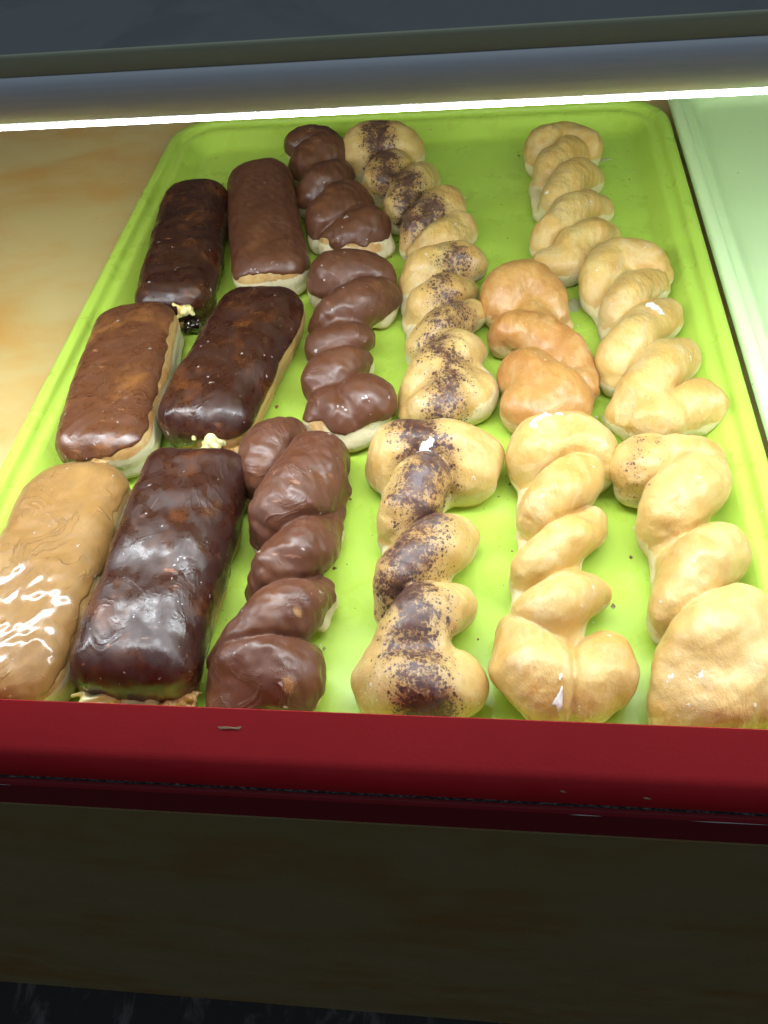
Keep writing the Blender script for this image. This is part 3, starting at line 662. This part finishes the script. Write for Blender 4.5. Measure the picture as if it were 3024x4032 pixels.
def bar(key, name, label, cat, group, dough, icing, cut=17.0, height=37.0, seed=0, wrinkle=0.0, wf=0.93, fold=0.0, blobs=(), body=0.8, tilt=0.0, front=0.0, corner=0.34):
    xr, yr, xf, yf, wid = BARS[key]
    wid *= wf
    a = np.array((xf, yf)); b_ = np.array((xr, yr)); u = (b_ - a) / np.linalg.norm(b_ - a)
    Lh = np.linalg.norm(b_ - a) / 2 + 2.0; c = (a + b_) / 2
    v = np.array((-u[1], u[0]))
    R_ = Lh + 14
    lo = [c[0] - abs(u[0]) * R_ - wid * 0.62 - 8, c[1] - R_ - 4, -2.5]; hi = [c[0] + abs(u[0]) * R_ + wid * 0.62 + 8, c[1] + R_ + 4, height + 9]
    F = Field(lo, hi, RES, 300 + seed)
    U = (F.X - c[0]) * u[0] + (F.Y - c[1]) * u[1]; W = (F.X - c[0]) * v[0] + (F.Y - c[1]) * v[1]
    hh = height / 2
    # a loaf: rounded ends in plan, domed top, narrower foot
    r = hh * body
    zc = F.Z - hh
    rp = wid * corner                     # plan corner radius
    qx = np.abs(U) - (Lh - rp); qy = np.abs(W) - (wid / 2 - rp)
    plan = np.minimum(np.maximum(qx, qy), 0) + np.sqrt(np.maximum(qx, 0) ** 2 + np.maximum(qy, 0) ** 2) - rp
    dome = 2.6 * (W / (wid / 2)) ** 2 + 2.0 * np.maximum(np.abs(U) / Lh - 0.6, 0) ** 2 * 6
    px, pz = plan + r, np.abs(zc + dome * (zc > 0) * 0.9) - (hh - r)
    D = np.minimum(np.maximum(px, pz), 0) + np.sqrt(np.maximum(px, 0) ** 2 + np.maximum(pz, 0) ** 2) - r
    D = D.astype(np.float32) + F.wobble(52, 0.7) + F.wobble(20, 0.12) + F.wobble(7, 0.04)
    if fold:      # soft creases across the roll
        ph = U * 2 * math.pi / 31 + F.wobble(60, 1.2) + W * 0.02
        D = D + fold * (0.6 - np.sqrt(np.abs(np.sin(ph * 0.5)) + 0.02)) * np.clip((F.Z - 8) / 10, 0, 1)
    # waist line where the two fried faces meet
    D = D + 1.3 * np.exp(-((F.Z - 13) / 4.0) ** 2)
    D = smax(D, -F.Z, 3.0)
    org = np.array([c[0], c[1], 0.0]); loc = (c[0] * 0.001, c[1] * 0.001, TRAY_TOP * 0.001)
    root = empty(name, loc); tag(root, label, cat, group)
    o = build("dough", D, F, org, dough, root); dough_attrs(o, None, org, lo=3, hi=23)
    th = 0.9
    ic = D - th - F.wobble(9, 0.12)
    if wrinkle: ic = ic - wrinkle * (np.abs(F.wobble(16, 1.0)) - 0.6)
    edge = cut + F.wobble(50, 2.0) + F.wobble(17, 0.8) + F.wobble(6, 0.25) + tilt * W + front * np.clip((-U - Lh + 22) / 22, 0, 1) - F.Z
    ic = smax(ic, edge, 2.4)
    build("icing", ic, F, org, icing, root)
    for nm, mt, (bu, bw, bz), rr in blobs:
        # a lump squeezed out of the end: bu from the front end, bw across
        P = np.array((c[0] + u[0] * (-Lh + bu) + v[0] * bw, c[1] + u[1] * (-Lh + bu) + v[1] * bw, bz))
        G = Field(P - rr - 6, P + rr + 6, 0.7, 700 + seed + int(bw * 7))
        d = np.sqrt(((G.X - P[0]) / 1.25) ** 2 + (G.Y - P[1]) ** 2 + ((G.Z - P[2]) / 0.9) ** 2) - rr * 0.85
        d = d.astype(np.float32) + G.wobble(11, 1.3) + G.wobble(5, 0.5)
        d = smax(d, -G.Z, 1.0)
        V, Q = surface_nets(d, G.lo, G.h)
        ob = mesh_obj(nm, (V - org.astype(np.float32)) * 0.001, Q, mt, root)
        set_attr(ob, "pale", np.full(len(V), 0.2)); set_attr(ob, "spice", np.zeros(len(V)))
    return root

# ------------------------------------------------------------------ the pastries
GB, GD = "chocolate and maple iced bars", "dark filled chocolate rolls"
GC, GS, GG = "chocolate iced twists", "cinnamon dusted twists", "plain glazed twists"
bar('A1', "filled_roll", "dark glossy filled roll at the far end, cream and black syrup oozing from its tip", "filled roll", GD, M['stained'], M['dark'],
    cut=9.0, height=37, seed=1, wrinkle=0.06, fold=0.3, wf=0.86,
    blobs=[("cream_filling", M['cream'], (2.5, -9.5, 22), 7.5), ("syrup_pool", M['syrup'], (-1.0, -14.0, 8.5), 6.5), ("torn_crust", M['stained'], (0.5, 5.0, 10), 8.0)])
bar('B1', "iced_bar", "evenly coated milk chocolate bar with a bare cream-coloured front, beside the far dark roll", "iced bar", GB, M['plain'], M['milk'],
    cut=22.0, front=6, height=38, seed=2, body=0.75, wf=0.90)
bar('A2', "iced_bar", "patchy thin-iced chocolate bar lying along the tray's rim, pale dough showing down its side", "iced bar", GB, M['plain'], M['milk_worn'],
    cut=19.0, height=37, seed=3, wrinkle=0.08, front=8, body=0.7, wf=0.93, tilt=-0.34,
    blobs=[("torn_crust", M['plain'], (1.5, 2.0, 21), 5.0)])
bar('B2', "filled_roll", "dark filled roll with pale flecks and cream at its tip, between two other dark rolls", "filled roll", GD, M['stained'], M['dark'],
    cut=15.0, height=42, seed=4, wrinkle=0.06, fold=0.3, wf=0.88, tilt=-0.32,
    blobs=[("cream_filling", M['cream'], (-0.5, -12, 22.5), 8.5), ("torn_crust", M['plain'], (0.5, -20, 11), 9.0)])
bar('A3', "iced_bar", "caramel-brown maple bar with wet crinkled glaze, by the red rail", "iced bar", GB, M['plain'], M['maple'],
    cut=18.0, height=38, seed=5, wrinkle=0.15, body=0.75, wf=0.93, tilt=-0.26)
bar('B3', "filled_roll", "biggest dark filled roll, by the red rail, yellow cream showing at its open end", "filled roll", GD, M['stained'], M['dark'],
    cut=9.0, corner=0.22, body=0.72, height=45, seed=6, wrinkle=0.05, front=8, wf=0.90, tilt=-0.1,
    blobs=[("cream_filling", M['cream'], (-1.5, 15, 17), 10.0), ("cream_filling", M['cream'], (-1.5, -4, 15), 9.5), ("torn_crust", M['plain'], (0.0, -24, 15), 8.0)])

twist('C1', "twist_doughnut", "smallest chocolate iced twist, at the far end beside a smooth chocolate bar", "twist doughnut", GC, M['plain'], M['milk'], cut=14.5, front=7, seed=11)
twist('C2', "twist_doughnut", "chocolate iced twist with a broad smooth upper lobe, between two other chocolate twists", "twist doughnut", GC, M['plain'], M['milk'], cut=13.0, front=6, seed=12)
twist('C3', "twist_doughnut", "big chocolate iced twist with bare spots in its icing, by the red rail", "twist doughnut", GC, M['plain'], M['milk'], cut=12.0, seed=13, holes=HOLES)
twist('D1', "twist_doughnut", "cinnamon dusted twist lying at a slant at the far end of the lime tray", "twist doughnut", GS, M['spiced'], seed=14, spice=SPICE['D1'], sw=16.0)
twist('D2', "twist_doughnut", "lightly cinnamon dusted twist with a torn pale side, between two other cinnamon twists", "twist doughnut", GS, M['spiced'], seed=15, spice=SPICE['D2'], sw=17.0, amp=0.72, pale_lobes=(5,))
twist('D3', "twist_doughnut", "large cinnamon dusted twist with a thick dark stripe, by the red rail", "twist doughnut", GS, M['spiced'], seed=16, spice=SPICE['D3'], sw=16.0, patches=[GLAZE['D3']])
twist('E1', "twist_doughnut", "darkest brown glazed twist with three fat lobes, beside a cinnamon twist", "twist doughnut", GG, M['glazed_brown'], seed=17)
twist('E2', "twist_doughnut", "golden glazed twist with a white glaze streak on its heart-shaped end, by the red rail", "twist doughnut", GG, M['glazed'], seed=18, patches=[GLAZE['E2a'], GLAZE['E2b']])
twist('F1', "twist_doughnut", "small pale glazed twist standing apart at the far end of the lime tray", "twist doughnut", GG, M['glazed'], seed=19)
twist('F2', "twist_doughnut", "glazed twist with a white sugar lump and a heart-shaped end, along the lime tray's rim", "twist doughnut", GG, M['glazed'], seed=20, patches=[GLAZE['F2']])
twist('F3', "twist_doughnut", "fat glazed twist with a few cinnamon specks on its upper lobe, by the red rail", "twist doughnut", GG, M['spiced'], seed=21, spice=SPICE['F3'], sw=10.0, amp=0.42)

# ------------------------------------------------------------------ crumbs and spilt glaze on the trays
def crumb_mesh(n, seed):
    rg = np.random.RandomState(seed)
    V, Fc = [], []
    base = [(1, 0, 0), (0, 1, 0), (-1, 0, 0), (0, -1, 0), (0, 0, 1)]
    for _ in range(n):
        x, y = rg.uniform(0.05, 0.425), rg.uniform(0.03, 0.565)
        s_ = 0.0004 + 0.0013 * rg.rand() ** 4
        k = len(V)
        for bx, by, bz in base:
            j = rg.uniform(0.6, 1.3)
            V.append((x + bx * s_ * j, y + by * s_ * j * 1.3, 0.00352 + bz * s_ * 0.8))
        Fc += [(k, k + 1, k + 4), (k + 1, k + 2, k + 4), (k + 2, k + 3, k + 4), (k + 3, k, k + 4)]
    return V, Fc
V, Fc = crumb_mesh(420, 3)
tag(mesh_obj("crumbs", V, Fc, M['crumb'], smooth=False), kind="stuff")

def smear(x, y, rx, ry, th, seed, mat):
    """A low dried drip lying on the tray."""
    G = Field((x - rx - 5, y - ry - 5, 3.2), (x + rx + 5, y + ry + 5, 6.5), 0.5, seed)
    d = (np.sqrt(((G.X - x) / rx) ** 2 + ((G.Y - y) / ry) ** 2) - 1).astype(np.float32) * min(rx, ry) + G.wobble(9, 0.9) + G.wobble(4, 0.4)
    d = smax(d, G.Z - 3.5 - th, 0.6); d = np.maximum(d, 3.45 - G.Z)
    return surface_nets(d, G.lo, G.h)
t = NT("thin_spilt_glaze"); t.set(Base_Color=(0.80, 0.80, 0.55), Roughness=0.25, Alpha=0.55); M['spill'] = t.m
SPILLS = [(362.4, 339.0, 6.0, 8.5, 0.25, 0), (401.0, 548.5, 6.0, 2.6, 0.4, 1)]
SPILL_LABELS = ["yellowish dried glaze smear on the lime tray, between the brown twist and its neighbours", "small pale glaze drip on the lime tray beside the far lone twist"]
for x, y, rx, ry, th, sd in SPILLS:
    v_, q_ = smear(x, y, rx, ry, th, sd, M['spill'])
    o = mesh_obj("glaze_spill", (v_ - np.array((x, y, 3.5), np.float32)) * 0.001, q_, M['spill'], loc=(x * 0.001, y * 0.001, 0.0035))
    tag(o, SPILL_LABELS[sd], "glaze spill", "spilt glaze on the lime tray")
